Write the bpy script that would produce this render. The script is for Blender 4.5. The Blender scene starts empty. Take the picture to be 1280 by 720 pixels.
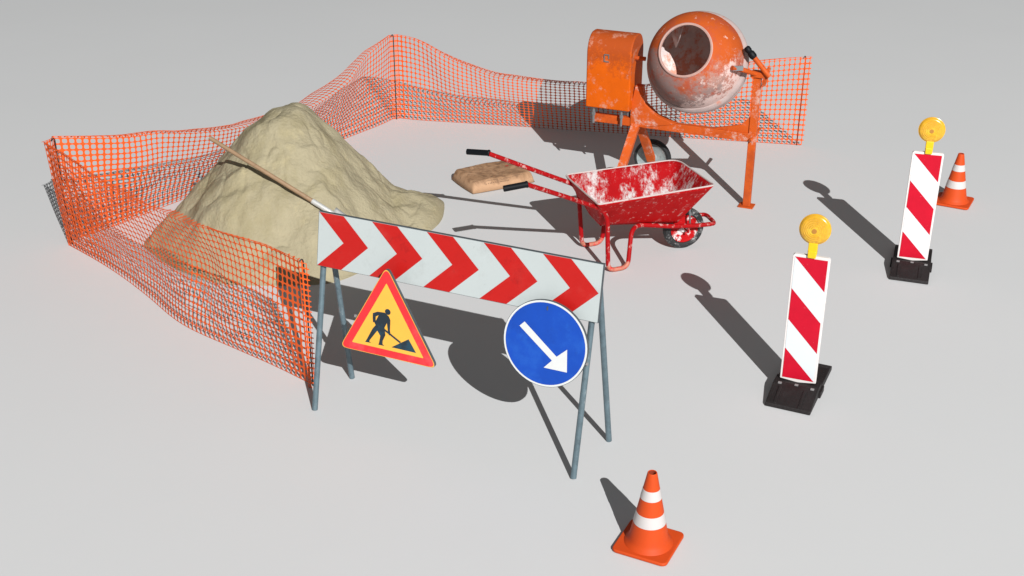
import bpy, bmesh, math, random
from mathutils import Vector, Matrix, noise

sc = bpy.context.scene
COL = sc.collection
R = math.radians

# ------------------------------------------------------------------ camera
cam_d = bpy.data.cameras.new("camera")
cam_d.sensor_width = 36.0
cam_d.lens = 43.453
cam_d.clip_end = 1000
cam = bpy.data.objects.new("camera", cam_d)
cam.location = (0, 0, 4.683)
cam.rotation_euler = (R(90 - 25.65), 0, 0)
COL.objects.link(cam)
sc.camera = cam

# ------------------------------------------------------------------ world and lamp
world = bpy.data.worlds.new("World")
sc.world = world
world.use_nodes = True
bg = world.node_tree.nodes["Background"]
bg.inputs[0].default_value = (0.955, 0.985, 1.0, 1)
bg.inputs[1].default_value = 0.155

lamp_d = bpy.data.lights.new("key_lamp", 'POINT')
lamp_d.energy = 66.0
lamp_d.shadow_soft_size = 0.07
lamp_d.use_nodes = True
lt = lamp_d.node_tree
em = lt.nodes["Emission"]
fo = lt.nodes.new("ShaderNodeLightFalloff")
fo.inputs["Strength"].default_value = 1.0
lt.links.new(fo.outputs["Constant"], em.inputs["Strength"])
em.inputs["Color"].default_value = (1, 0.997, 0.99, 1)
lamp = bpy.data.objects.new("key_lamp", lamp_d)
lamp.location = (9.1, -19.26, 20.0)
COL.objects.link(lamp)

sc.view_settings.view_transform = 'Standard'
sc.view_settings.look = 'None'
sc.view_settings.exposure = 0
sc.view_settings.gamma = 1

# ------------------------------------------------------------------ materials
def mat(name, color, rough=0.6, metal=0.0, spec=0.5, vary=0.0, vscale=8.0, bump=0.0, bscale=30.0,
        coat=0.0, layers=()):
    """layers: list of dicts(color, scale, lo, hi, stretch, detail, bumpmask) mixed over the base by noise"""
    m = bpy.data.materials.new(name)
    m.use_nodes = True
    nt = m.node_tree
    N, Lk = nt.nodes, nt.links
    b = N["Principled BSDF"]
    b.inputs["Roughness"].default_value = rough
    b.inputs["Metallic"].default_value = metal
    b.inputs["Specular IOR Level"].default_value = spec
    b.inputs["Coat Weight"].default_value = coat
    tc = N.new("ShaderNodeTexCoord")
    col = None
    rgb = N.new("ShaderNodeRGB")
    rgb.outputs[0].default_value = (*color, 1)
    col = rgb.outputs[0]
    if vary:
        n = N.new("ShaderNodeTexNoise"); n.inputs["Scale"].default_value = vscale
        n.inputs["Detail"].default_value = 6; n.inputs["Roughness"].default_value = 0.6
        Lk.new(tc.outputs["Object"], n.inputs["Vector"])
        mr = N.new("ShaderNodeMapRange")
        mr.inputs["From Min"].default_value = 0.25; mr.inputs["From Max"].default_value = 0.75
        mr.inputs["To Min"].default_value = 1 - vary; mr.inputs["To Max"].default_value = 1 + vary
        Lk.new(n.outputs["Fac"], mr.inputs["Value"])
        mx = N.new("ShaderNodeVectorMath"); mx.operation = 'SCALE'
        Lk.new(col, mx.inputs[0]); Lk.new(mr.outputs[0], mx.inputs["Scale"])
        col = mx.outputs[0]
    rsock = None
    for k, ly in enumerate(layers):
        mp = N.new("ShaderNodeMapping")
        mp.inputs["Scale"].default_value = ly.get('stretch', (1, 1, 1))
        mp.inputs["Location"].default_value = ly.get('off', (k * 3.1, k * 1.7, 0))
        Lk.new(tc.outputs["Object"], mp.inputs["Vector"])
        n = N.new("ShaderNodeTexNoise"); n.inputs["Scale"].default_value = ly.get('scale', 10)
        n.inputs["Detail"].default_value = ly.get('detail', 8)
        n.inputs["Roughness"].default_value = ly.get('nrough', 0.65)
        n.inputs["Distortion"].default_value = ly.get('dist', 0.0)
        Lk.new(mp.outputs[0], n.inputs["Vector"])
        val = n.outputs["Fac"]
        if 'grad' in ly:      # (axis vector, at0, at1, weight): biases the noise along a direction
            ax, g0, g1, w = ly['grad']
            dt = N.new("ShaderNodeVectorMath"); dt.operation = 'DOT_PRODUCT'
            Lk.new(tc.outputs["Object"], dt.inputs[0]); dt.inputs[1].default_value = ax
            gr = N.new("ShaderNodeMapRange"); gr.inputs["From Min"].default_value = g0
            gr.inputs["From Max"].default_value = g1
            gr.inputs["To Min"].default_value = w; gr.inputs["To Max"].default_value = -w
            Lk.new(dt.outputs["Value"], gr.inputs["Value"])
            ad = N.new("ShaderNodeMath"); ad.operation = 'ADD'
            Lk.new(val, ad.inputs[0]); Lk.new(gr.outputs[0], ad.inputs[1]); val = ad.outputs[0]
        mr = N.new("ShaderNodeMapRange"); mr.interpolation_type = 'SMOOTHSTEP'
        mr.inputs["From Min"].default_value = ly.get('lo', 0.5)
        mr.inputs["From Max"].default_value = ly.get('hi', 0.6)
        mr.inputs["To Max"].default_value = ly.get('amt', 1.0)
        Lk.new(val, mr.inputs["Value"])
        mix = N.new("ShaderNodeMix"); mix.data_type = 'RGBA'
        Lk.new(mr.outputs[0], mix.inputs[0]); Lk.new(col, mix.inputs[6])
        mix.inputs[7].default_value = (*ly['color'], 1)
        col = mix.outputs[2]
        if 'rough' in ly:
            rm = N.new("ShaderNodeMix"); rm.data_type = 'FLOAT'
            Lk.new(mr.outputs[0], rm.inputs[0])
            if rsock is None: rm.inputs[2].default_value = rough
            else: Lk.new(rsock, rm.inputs[2])
            rm.inputs[3].default_value = ly['rough']
            rsock = rm.outputs[0]
    if rsock is not None: Lk.new(rsock, b.inputs["Roughness"])
    Lk.new(col, b.inputs["Base Color"])
    if bump:
        n = N.new("ShaderNodeTexNoise"); n.inputs["Scale"].default_value = bscale
        n.inputs["Detail"].default_value = 8
        Lk.new(tc.outputs["Object"], n.inputs["Vector"])
        bp = N.new("ShaderNodeBump"); bp.inputs["Strength"].default_value = bump
        bp.inputs["Distance"].default_value = 0.01
        Lk.new(n.outputs["Fac"], bp.inputs["Height"]); Lk.new(bp.outputs[0], b.inputs["Normal"])
    return m

CEM = (0.50, 0.47, 0.45)
M = {}
M['ground'] = mat("pale_floor", (0.582, 0.584, 0.584), 0.75, spec=0.3, vary=0.012, vscale=0.35)
M['net'] = mat("orange_net_plastic", (0.70, 0.098, 0.014), 0.55, spec=0.2)
M['rod'] = mat("dark_steel_rod", (0.035, 0.028, 0.026), 0.5, metal=0.4, vary=0.3, vscale=30)
M['galv'] = mat("galvanised_tube", (0.115, 0.165, 0.19), 0.45, metal=0.25, vary=0.25, vscale=14,
                layers=[dict(color=(0.33, 0.36, 0.37), scale=16, lo=0.56, hi=0.66, stretch=(1, 1, 0.35), nrough=0.8, amt=0.8), dict(color=(0.05, 0.07, 0.085), scale=12, lo=0.56, hi=0.68, amt=0.6)])
M['galv_dark'] = mat("sign_back_grey", (0.075, 0.09, 0.1), 0.55, metal=0.2, vary=0.2)
M['bwhite'] = mat("board_white", (0.46, 0.50, 0.495), 0.45, spec=0.3, vary=0.04, vscale=4,
                  layers=[dict(color=(0.34, 0.36, 0.35), scale=4, lo=0.50, hi=0.72, amt=0.45, nrough=0.8), dict(color=(0.22, 0.22, 0.2), scale=34, lo=0.68, hi=0.74, amt=0.6)])
M['bred'] = mat("board_red", (0.46, 0.010, 0.008), 0.4, spec=0.3, vary=0.06, vscale=5,
                layers=[dict(color=(0.25, 0.006, 0.006), scale=5, lo=0.52, hi=0.68, amt=0.5, nrough=0.8), dict(color=(0.50, 0.055, 0.045), scale=2.6, lo=0.5, hi=0.75, amt=0.55)])
M['sred'] = mat("sign_red", (0.72, 0.022, 0.03), 0.3, vary=0.06, vscale=6,
                layers=[dict(color=(0.8, 0.12, 0.13), scale=4, lo=0.5, hi=0.75, amt=0.6)])
M['syel'] = mat("sign_yellow", (0.86, 0.45, 0.055), 0.35, vary=0.04, vscale=6)
M['sblk'] = mat("sign_black", (0.008, 0.02, 0.032), 0.3, spec=0.5,
                layers=[dict(color=(0.008, 0.06, 0.1), scale=5, lo=0.45, hi=0.6, amt=0.7)])
M['sblue'] = mat("sign_blue", (0.007, 0.063, 0.40), 0.4, spec=0.25, vary=0.1, vscale=5,
                 layers=[dict(color=(0.015, 0.10, 0.47), scale=6, lo=0.5, hi=0.7, amt=0.6), dict(color=(0.008, 0.045, 0.28), scale=9, lo=0.55, hi=0.7, amt=0.4),
                         dict(color=(0.35, 0.4, 0.5), scale=60, lo=0.72, hi=0.76, amt=0.5)])
M['swht'] = mat("sign_white", (0.66, 0.67, 0.66), 0.35, vary=0.04, vscale=8,
                layers=[dict(color=(0.5, 0.42, 0.33), scale=14, lo=0.7, hi=0.78, amt=0.7)])
M['pwht'] = mat("panel_white", (0.66, 0.70, 0.73), 0.4, vary=0.02,
                layers=[dict(color=(0.5, 0.52, 0.54), scale=25, lo=0.7, hi=0.78, amt=0.5)])
M['pred'] = mat("panel_red", (0.52, 0.004, 0.022), 0.45, spec=0.2, vary=0.08, vscale=10,
                layers=[dict(color=(0.75, 0.3, 0.33), scale=22, lo=0.66, hi=0.76, amt=0.6)])
M['pframe'] = mat("panel_frame", (0.72, 0.68, 0.66), 0.5, vary=0.08, vscale=12,
                  layers=[dict(color=(0.35, 0.28, 0.27), scale=20, lo=0.63, hi=0.75, amt=0.6)])
M['rubber'] = mat("black_rubber", (0.013, 0.010, 0.010), 0.6, spec=0.35, vary=0.4, vscale=12, bump=0.4, bscale=60)
M['lampyel'] = mat("lamp_lens_yellow", (0.66, 0.35, 0.022), 0.25, coat=0.35, vary=0.18, vscale=22,
                   layers=[dict(color=(0.72, 0.50, 0.04), scale=12, lo=0.5, hi=0.7, amt=0.7), dict(color=(0.5, 0.19, 0.015), scale=16, lo=0.56, hi=0.7, amt=0.6)])
M['lampbody'] = mat("lamp_housing_yellow", (0.80, 0.50, 0.005), 0.4, vary=0.06, vscale=20)
M['bulb'] = mat("lamp_bulb_brown", (0.42, 0.18, 0.03), 0.4)
M['clip'] = mat("pale_clip", (0.26, 0.25, 0.25), 0.5)
M['cone'] = mat("cone_orange", (0.56, 0.062, 0.008), 0.6, spec=0.25, vary=0.05, vscale=8,
                layers=[dict(color=(0.42, 0.05, 0.012), scale=5, lo=0.5, hi=0.72, amt=0.4), dict(color=(0.30, 0.05, 0.02), scale=30, lo=0.66, hi=0.74, amt=0.5)])
M['coneband'] = mat("cone_band_white", (0.56, 0.525, 0.51), 0.55, vary=0.03)
M['cavity'] = mat("cone_inside", (0.25, 0.03, 0.008), 0.8)
M['red'] = mat("barrow_red", (0.37, 0.004, 0.005), 0.55, spec=0.08, vary=0.1, vscale=6,
               layers=[dict(color=(0.26, 0.003, 0.004), scale=4, lo=0.5, hi=0.65, amt=0.5),
                       dict(color=(0.50, 0.24, 0.22), scale=22, lo=0.58, hi=0.66, amt=0.85), dict(color=(0.45, 0.30, 0.28), scale=7, lo=0.57, hi=0.70, amt=0.55, nrough=0.85)])
M['redtube'] = mat("barrow_tube_red", (0.32, 0.004, 0.006), 0.5, spec=0.12, vary=0.12, vscale=10,
                   layers=[dict(color=(0.52, 0.33, 0.30), scale=24, lo=0.54, hi=0.64, amt=0.8, stretch=(1, 1, 0.7)),
                           dict(color=(0.16, 0.012, 0.012), scale=11, lo=0.6, hi=0.7, amt=0.8)])
M['rust'] = mat("tube_rust", (0.42, 0.14, 0.09), 0.6, vary=0.25, vscale=20,
                layers=[dict(color=(0.55, 0.02, 0.02), scale=16, lo=0.5, hi=0.6),
                        dict(color=(0.6, 0.42, 0.36), scale=30, lo=0.6, hi=0.7, amt=0.7)])
M['grip'] = mat("black_grip", (0.004, 0.005, 0.007), 0.55, spec=0.2)
M['tyre'] = mat("black_tyre", (0.012, 0.013, 0.014), 0.6, vary=0.3, vscale=12,
                layers=[dict(color=(0.40, 0.40, 0.40), scale=8, lo=0.50, hi=0.62, amt=0.85, nrough=0.8)])
M['rimred'] = mat("rim_red", (0.4, 0.006, 0.008), 0.5, spec=0.1,
                  layers=[dict(color=(0.6, 0.57, 0.56), scale=7, lo=0.52, hi=0.58, rough=0.8)])
M['mtyre'] = mat("mixer_tyre", (0.010, 0.011, 0.012), 0.6, vary=0.3)
M['mrim'] = mat("mixer_rim_grey", (0.22, 0.26, 0.26), 0.5, vary=0.25, vscale=10,
                layers=[dict(color=(0.10, 0.11, 0.11), scale=9, lo=0.56, hi=0.68, amt=0.7),
                        dict(color=(0.65, 0.66, 0.65), scale=14, lo=0.6, hi=0.7, amt=0.8)])
M['mor'] = mat("mixer_orange", (0.52, 0.086, 0.012), 0.55, spec=0.15, vary=0.12, vscale=5,
               layers=[dict(color=(0.34, 0.055, 0.015), scale=3.5, lo=0.5, hi=0.62, amt=0.65),
                       dict(color=(0.55, 0.36, 0.30), scale=4.5, lo=0.53, hi=0.64, nrough=0.82, amt=0.85, rough=0.9, off=(0.7, 0.2, 0.1)),
                       dict(color=(0.30, 0.04, 0.012), scale=22, lo=0.62, hi=0.7, amt=0.6)])
M['mbox'] = mat("mixer_housing_orange", (0.60, 0.098, 0.003), 0.6, spec=0.12, vary=0.10, vscale=6,
                layers=[dict(color=(0.36, 0.062, 0.012), scale=4.0, lo=0.43, hi=0.58, amt=0.9, nrough=0.8, off=(0.4, 0.3, 1.2),
                             grad=((0, 0, -1), -1.62, -1.10, 0.14)),
                        dict(color=(0.54, 0.28, 0.20), scale=7, lo=0.53, hi=0.66, amt=0.8, nrough=0.8, off=(1, 2, 3)),
                        dict(color=(0.42, 0.045, 0.008), scale=40, lo=0.63, hi=0.70, amt=0.6),
                        dict(color=(0.60, 0.36, 0.26), scale=60, lo=0.66, hi=0.72, amt=0.6)])
M['steel'] = mat("bolt_steel", (0.28, 0.3, 0.31), 0.4, metal=0.7)
M['wood'] = mat("shovel_wood", (0.29, 0.185, 0.105), 0.6, vary=0.15, vscale=14,
                layers=[dict(color=(0.12, 0.07, 0.035), scale=25, lo=0.58, hi=0.7, amt=0.6)])
M['blade'] = mat("shovel_steel", (0.5, 0.5, 0.48), 0.45, metal=0.2, vary=0.2, vscale=20,
                 layers=[dict(color=(0.15, 0.15, 0.15), scale=18, lo=0.58, hi=0.68, amt=0.8)])
M['text'] = mat("faint_bag_print", (0.16, 0.09, 0.05), 0.8)
M['redprint'] = mat("red_bag_print", (0.38, 0.03, 0.02), 0.8)

# ------------------------------------------------------------------ helpers
def V(*a): return Vector(a)

def setlab(o, label=None, cat=None, group=None, kind=None):
    if label: o['label'] = label
    if cat: o['category'] = cat
    if group: o['group'] = group
    if kind: o['kind'] = kind
    return o

def root(name, loc, label, cat, group=None):
    o = bpy.data.objects.new(name, None)
    o.empty_display_size = 0.1
    o.location = loc
    COL.objects.link(o)
    return setlab(o, label, cat, group)

def worldloc(o):
    p = Vector((0, 0, 0))
    while o is not None:
        p += o.location; o = o.parent
    return p

def obj(name, bm, mats, parent=None, smooth=True, bevel=0.0, angle=40, loc=None):
    """bm holds world coordinates; the origin of the object is put at loc or its parent's"""
    bmesh.ops.recalc_face_normals(bm, faces=bm.faces[:])
    me = bpy.data.meshes.new(name)
    origin = Vector(loc) if loc is not None else (worldloc(parent) if parent else Vector((0, 0, 0)))
    bmesh.ops.translate(bm, vec=-origin, verts=bm.verts[:])
    bm.to_mesh(me); bm.free()
    if not isinstance(mats, (list, tuple)): mats = [mats]
    for m in mats: me.materials.append(M[m])
    if smooth:
        for p in me.polygons: p.use_smooth = True
        me.set_sharp_from_angle(angle=R(angle))
    o = bpy.data.objects.new(name, me)
    COL.objects.link(o)
    if parent:
        o.parent = parent
        o.location = origin - worldloc(parent)
    else:
        o.location = origin
    if bevel:
        b = o.modifiers.new("bevel", 'BEVEL'); b.width = bevel; b.segments = 2; b.limit_method = 'ANGLE'
        b.angle_limit = R(35)
    return o

def box(bm, c, size, ax=None, mi=0):
    """oriented box: centre c, full size, axes ax (3 unit vectors)"""
    ax = ax or (V(1, 0, 0), V(0, 1, 0), V(0, 0, 1))
    c = Vector(c)
    vs = []
    for k in (-1, 1):
        for j in (-1, 1):
            for i in (-1, 1):
                vs.append(bm.verts.new(c + ax[0] * (i * size[0] / 2) + ax[1] * (j * size[1] / 2) + ax[2] * (k * size[2] / 2)))
    for f in ((0, 2, 3, 1), (4, 5, 7, 6), (0, 1, 5, 4), (2, 6, 7, 3), (0, 4, 6, 2), (1, 3, 7, 5)):
        fc = bm.faces.new([vs[i] for i in f]); fc.material_index = mi

def prism(bm, pts, off, mi=0, side=None):
    """polygon pts (world) extruded by vector off"""
    a = [bm.verts.new(Vector(p)) for p in pts]
    b = [bm.verts.new(Vector(p) + off) for p in pts]
    f = bm.faces.new(a); f.material_index = mi if side is None else side
    f = bm.faces.new(b[::-1]); f.material_index = mi
    n = len(pts)
    for i in range(n):
        f = bm.faces.new((a[i], b[i], b[(i + 1) % n], a[(i + 1) % n]))
        f.material_index = mi if side is None else side

def fillet(pts, r, n=6):
    pts = [Vector(p) for p in pts]
    out = [pts[0]]
    for i in range(1, len(pts) - 1):
        p, q, s = pts[i - 1], pts[i], pts[i + 1]
        rr = r[i] if isinstance(r, (list, tuple)) else r
        l1 = min(rr, (p - q).length * 0.48); l2 = min(rr, (s - q).length * 0.48)
        a = q + (p - q).normalized() * l1; b = q + (s - q).normalized() * l2
        for k in range(n + 1):
            t = k / n
            out.append(a * (1 - t) ** 2 + q * (2 * t * (1 - t)) + b * t * t)
    out.append(pts[-1])
    return out

def tube(bm, pts, r, seg=12, cap=True, mi=0, flat=None):
    pts = [Vector(p) for p in pts]
    rs = r if isinstance(r, (list, tuple)) else [r] * len(pts)
    rings = []
    t0 = (pts[1] - pts[0]).normalized()
    ref = V(0, 0, 1) if abs(t0.z) < 0.9 else V(1, 0, 0)
    nrm = t0.cross(ref).normalized()
    for i, p in enumerate(pts):
        if i == 0: t = t0
        elif i == len(pts) - 1: t = (p - pts[i - 1]).normalized()
        else: t = ((p - pts[i - 1]).normalized() + (pts[i + 1] - p).normalized()).normalized()
        nrm = (nrm - t * nrm.dot(t)).normalized()
        bn = t.cross(nrm)
        rings.append([bm.verts.new(p + (nrm * math.cos(2 * math.pi * k / seg) + bn * math.sin(2 * math.pi * k / seg)) * rs[i]) for k in range(seg)])
    for i in range(len(rings) - 1):
        for k in range(seg):
            f = bm.faces.new((rings[i][k], rings[i][(k + 1) % seg], rings[i + 1][(k + 1) % seg], rings[i + 1][k]))
            f.material_index = mi
    if cap:
        bm.faces.new(rings[0][::-1]).material_index = mi
        bm.faces.new(rings[-1]).material_index = mi

def lathe(bm, prof, c, ax, seg=48, mi=None, close=False):
    """prof: list of (radius, height along ax)"""
    c = Vector(c); ax = Vector(ax).normalized()
    ref = V(0, 0, 1) if abs(ax.z) < 0.9 else V(1, 0, 0)
    e1 = ax.cross(ref).normalized(); e2 = ax.cross(e1)
    rings = []
    for (r, h) in prof:
        if r < 1e-6: rings.append([bm.verts.new(c + ax * h)])
        else: rings.append([bm.verts.new(c + ax * h + (e1 * math.cos(2 * math.pi * k / seg) + e2 * math.sin(2 * math.pi * k / seg)) * r) for k in range(seg)])
    n = len(rings)
    for i in range(n if close else n - 1):
        a, b = rings[i], rings[(i + 1) % n]
        for k in range(seg):
            k2 = (k + 1) % seg
            if len(a) == 1 and len(b) == 1: continue
            if len(a) == 1: f = bm.faces.new((a[0], b[k2], b[k]))
            elif len(b) == 1: f = bm.faces.new((a[k], a[k2], b[0]))
            else: f = bm.faces.new((a[k], a[k2], b[k2], b[k]))
            if mi: f.material_index = mi[i]

def rounded(w, h, r, n=5):
    out = []
    for cx, cy, a0 in ((w / 2 - r, h / 2 - r, 0), (-w / 2 + r, h / 2 - r, 90), (-w / 2 + r, -h / 2 + r, 180), (w / 2 - r, -h / 2 + r, 270)):
        for k in range(n + 1):
            a = R(a0 + 90 * k / n)
            out.append((cx + r * math.cos(a), cy + r * math.sin(a)))
    return out

def copy_tree(o, parent=None):
    c = o.copy(); COL.objects.link(c); c.parent = parent
    for ch in list(o.children): copy_tree(ch, c)
    return c

# ------------------------------------------------------------------ ground
bm = bmesh.new()
bmesh.ops.create_grid(bm, x_segments=2, y_segments=2, size=300)
setlab(obj('ground', bm, 'ground', smooth=False), kind='structure')

# ------------------------------------------------------------------ sand pile
PK = V(-2.10, 11.48, 0)
import bisect
# outline of the heap on the ground
OUT = [(-3.479, 10.713), (-3.40, 11.15), (-3.22, 11.65), (-2.92, 12.15), (-2.45, 12.55), (-1.9, 12.62), (-1.42, 12.38),
       (-1.08, 12.10), (-0.887, 11.954), (-0.712, 11.775), (-0.683, 11.515), (-0.709, 11.244), (-0.90, 10.80), (-1.15, 10.36),
       (-1.397, 10.034), (-1.60, 9.85), (-1.969, 9.80), (-2.292, 9.80), (-2.598, 9.85), (-2.844, 10.0), (-3.301, 10.436)]
pol = sorted([(math.atan2(y - PK.y, x - PK.x), math.hypot(x - PK.x, y - PK.y)) for x, y in OUT])
def rad(a):
    while a > math.pi: a -= 2 * math.pi
    while a < -math.pi: a += 2 * math.pi
    n = len(pol)
    i = bisect.bisect([p[0] for p in pol], a)
    a0, r0 = pol[(i - 1) % n]; a1, r1 = pol[i % n]
    if i == 0: a0 -= 2 * math.pi
    if i == n: a1 += 2 * math.pi
    t = (a - a0) / (a1 - a0)
    am, rm = pol[(i - 2) % n][1], pol[(i + 1) % n][1]
    m0 = (r1 - am) / 2; m1 = (rm - r0) / 2
    return (2 * t**3 - 3 * t**2 + 1) * r0 + (t**3 - 2 * t**2 + t) * m0 + (-2 * t**3 + 3 * t**2) * r1 + (t**3 - t**2) * m1
def tail(x, y):
    """ridge running from the heap to its blunt right end"""
    ax, ay, bx, by = -1.9, 11.3, -0.72, 11.55
    dx, dy = bx - ax, by - ay; L2 = dx * dx + dy * dy
    t = max(0, min(1, ((x - ax) * dx + (y - ay) * dy) / L2))
    d = math.hypot(x - ax - dx * t, y - ay - dy * t)
    top = 0.60 * (1 - t) ** 1.6 + 0.10
    return top * max(0, 1 - (d / 0.55) ** 2)
def sand_h(x, y):
    a = math.atan2(y - PK.y, x - PK.x)
    r = math.hypot(x - PK.x, y - PK.y)
    t = r / rad(a)
    if t >= 1: return 0.0
    ca = math.cos(a - 0.05)
    right = max(0.0, ca) ** 2
    p = 1.0 + 0.80 * right * min(1, 0.4 + t) + 0.02 * max(0.0, -ca)
    q = math.sqrt(t * t + 0.030 * (1 - t) ** 2)
    s = 1.44 * (1 - q) ** p
    dome = 1.15 - 0.60 * min(r, 0.55) ** 2 - 0.42 * max(0, r - 0.55)
    k = 0.10                                   # blend the cone into a rounded crest
    hh = max(0, min(1, 0.5 + 0.5 * (dome - s) / k))
    s = dome * (1 - hh) + s * hh - k * hh * (1 - hh)
    s += (0.10 * max(0.0, math.cos(a + 1.5)) ** 2 + 0.01) * math.sin(math.pi * t)
    h = max(s, tail(x, y))
    edge = min(1, (1 - t) / 0.05)
    v = V(x, y, 0)
    # slumped lobes with run-off gullies between them
    n = noise.noise(v * 1.7 + V(3, 1, 0)) * 0.07 + noise.noise(v * 3.4 + V(0, 5, 2)) * 0.055
    n += (0.5 - abs(noise.noise(V(x * 3.1 + 4, y * 2.3, 0.7)))) * 0.05 - 0.02
    n += noise.noise(v * 7.5 + V(1, 1, 6)) * 0.016 + noise.noise(v * 16) * 0.007 - max(0, 0.07 - abs(noise.noise(v * 8.5 + V(7, 2, 3)))) * 0.09
    for bx, by, br, bh in ((-2.60, 10.36, 0.34, 0.06), (-1.50, 11.15, 0.30, 0.05), (-1.88, 10.85, 0.20, -0.055), (-2.95, 10.75, 0.22, -0.03), (-1.85, 10.42, 0.22, -0.035), (-2.35, 10.68, 0.25, -0.03)):
        n += bh * math.exp(-((x - bx) ** 2 + (y - by) ** 2) / (br * br))
    gul = -max(0, 0.16 - abs(noise.noise(V(x * 1.9 + 9, y * 1.3, 1.5)))) * 0.22 - max(0, 0.10 - abs(noise.noise(V(x * 4.3 + 2, y * 3.0, 5.5)))) * 0.16
    env = min(1, t * 3.0 + 0.15) * min(1, (1 - t) * 4 + 0.1)
    h += (n + gul + 0.012) * env
    return max(0.004, h) * (0.25 + 0.75 * edge)
bm = bmesh.new()
NA, NRR = 360, 150
rings = []
ctr = bm.verts.new(V(PK.x, PK.y, sand_h(PK.x + 1e-4, PK.y)))
for i in range(1, NRR + 1):
    t = i / NRR * 0.9999
    rg = []
    for k in range(NA):
        a = -math.pi + 2 * math.pi * k / NA
        r = rad(a) * t
        x, y = PK.x + r * math.cos(a), PK.y + r * math.sin(a)
        rg.append(bm.verts.new(V(x, y, sand_h(x, y))))
    rings.append(rg)
rg = [bm.verts.new(V(v.co.x, v.co.y, -0.02)) for v in rings[-1]]
rings.append(rg)
for k in range(NA): bm.faces.new((ctr, rings[0][k], rings[0][(k + 1) % NA]))
for i in range(len(rings) - 1):
    for k in range(NA):
        bm.faces.new((rings[i][k], rings[i + 1][k], rings[i + 1][(k + 1) % NA], rings[i][(k + 1) % NA]))
M['sand'] = mat("sand", (0.335, 0.294, 0.194), 0.9, spec=0.1, vary=0.10, vscale=5, bump=1.0, bscale=38,
                layers=[dict(color=(0.275, 0.235, 0.135), scale=2.2, lo=0.45, hi=0.65, amt=0.6, stretch=(1.6, 1, 0.5)),
                        dict(color=(0.43, 0.37, 0.22), scale=4, lo=0.55, hi=0.7, amt=0.5),
                        dict(color=(0.14, 0.11, 0.07), scale=70, lo=0.73, hi=0.77, amt=0.5)])
setlab(obj('sand_pile', bm, 'sand', angle=180), 'large heap of beige sand with a shovel lying on its side', 'sand pile')

# ------------------------------------------------------------------ shovel on the sand
def shovel():
    top, low = V(-2.720, 10.60, 1.092), V(-1.695, 10.35, 0.512)
    d = (low - top).normalized()
    r0 = root('shovel', (low.x, low.y, low.z), 'long handled shovel with worn wooden shaft pushed into the side of the sand heap', 'shovel')
    bm = bmesh.new(); tube(bm, [top, top + d * 0.01, low], [0.014, 0.019, 0.0205], 14)
    obj('shaft', bm, 'wood', r0)
    bm = bmesh.new(); tube(bm, [low - d * 0.125, low - d * 0.115, low + d * 0.06, low + d * 0.16], [0.022, 0.0245, 0.023, 0.017], 14)
    obj('socket', bm, 'blade', r0)
    # dished steel blade
    side = d.cross(V(0, 0, 1)).normalized(); up = side.cross(d).normalized()
    bm = bmesh.new(); g = []
    for j in range(9):
        v = j / 8
        w = 0.11 * (1 - max(0, v - 0.55) ** 2 * 3.6)
        row = []
        for i in range(9):
            u = i / 8 * 2 - 1
            row.append(bm.verts.new(low + d * (0.08 + 0.27 * v) + side * (u * w) + up * (-0.012 + 0.022 * u * u - 0.012 * math.sin(v * 3.1))))
        g.append(row)
    for j in range(8):
        for i in range(8): bm.faces.new((g[j][i], g[j][i + 1], g[j + 1][i + 1], g[j + 1][i]))
    o = obj('blade', bm, 'blade', r0)
    s = o.modifiers.new('thick', 'SOLIDIFY'); s.thickness = 0.003
shovel()

# ------------------------------------------------------------------ orange safety net fence
P0, P1, P2, P3 = V(-4.181, 10.724, 0), V(-1.41, 14.532, 0), V(-1.494, 8.054, 0), V(3.28, 13.555, 0)
FH = 1.04
fence = root('safety_fence', P0, 'orange plastic mesh safety fence on thin steel rods wrapping round the sand heap and mixer', 'fence')

def interp(tab, s):
    """smooth (catmull) interpolation of rows (s, v...)"""
    n = len(tab)
    if s <= tab[0][0]: return list(tab[0][1:])
    if s >= tab[-1][0]: return list(tab[-1][1:])
    for i in range(n - 1):
        if s <= tab[i + 1][0]: break
    a, b = tab[i], tab[i + 1]
    t = (s - a[0]) / (b[0] - a[0]); out = []
    for k in range(1, len(a)):
        pa = tab[i - 1] if i > 0 else a; nb = tab[i + 2] if i + 2 < n else b
        m0 = (b[k] - pa[k]) / (b[0] - pa[0]) * (b[0] - a[0])
        m1 = (nb[k] - a[k]) / (nb[0] - a[0]) * (b[0] - a[0])
        out.append((2 * t**3 - 3 * t**2 + 1) * a[k] + (t**3 - 2 * t**2 + t) * m0 + (-2 * t**3 + 3 * t**2) * b[k] + (t**3 - t**2) * m1)
    return out

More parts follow.
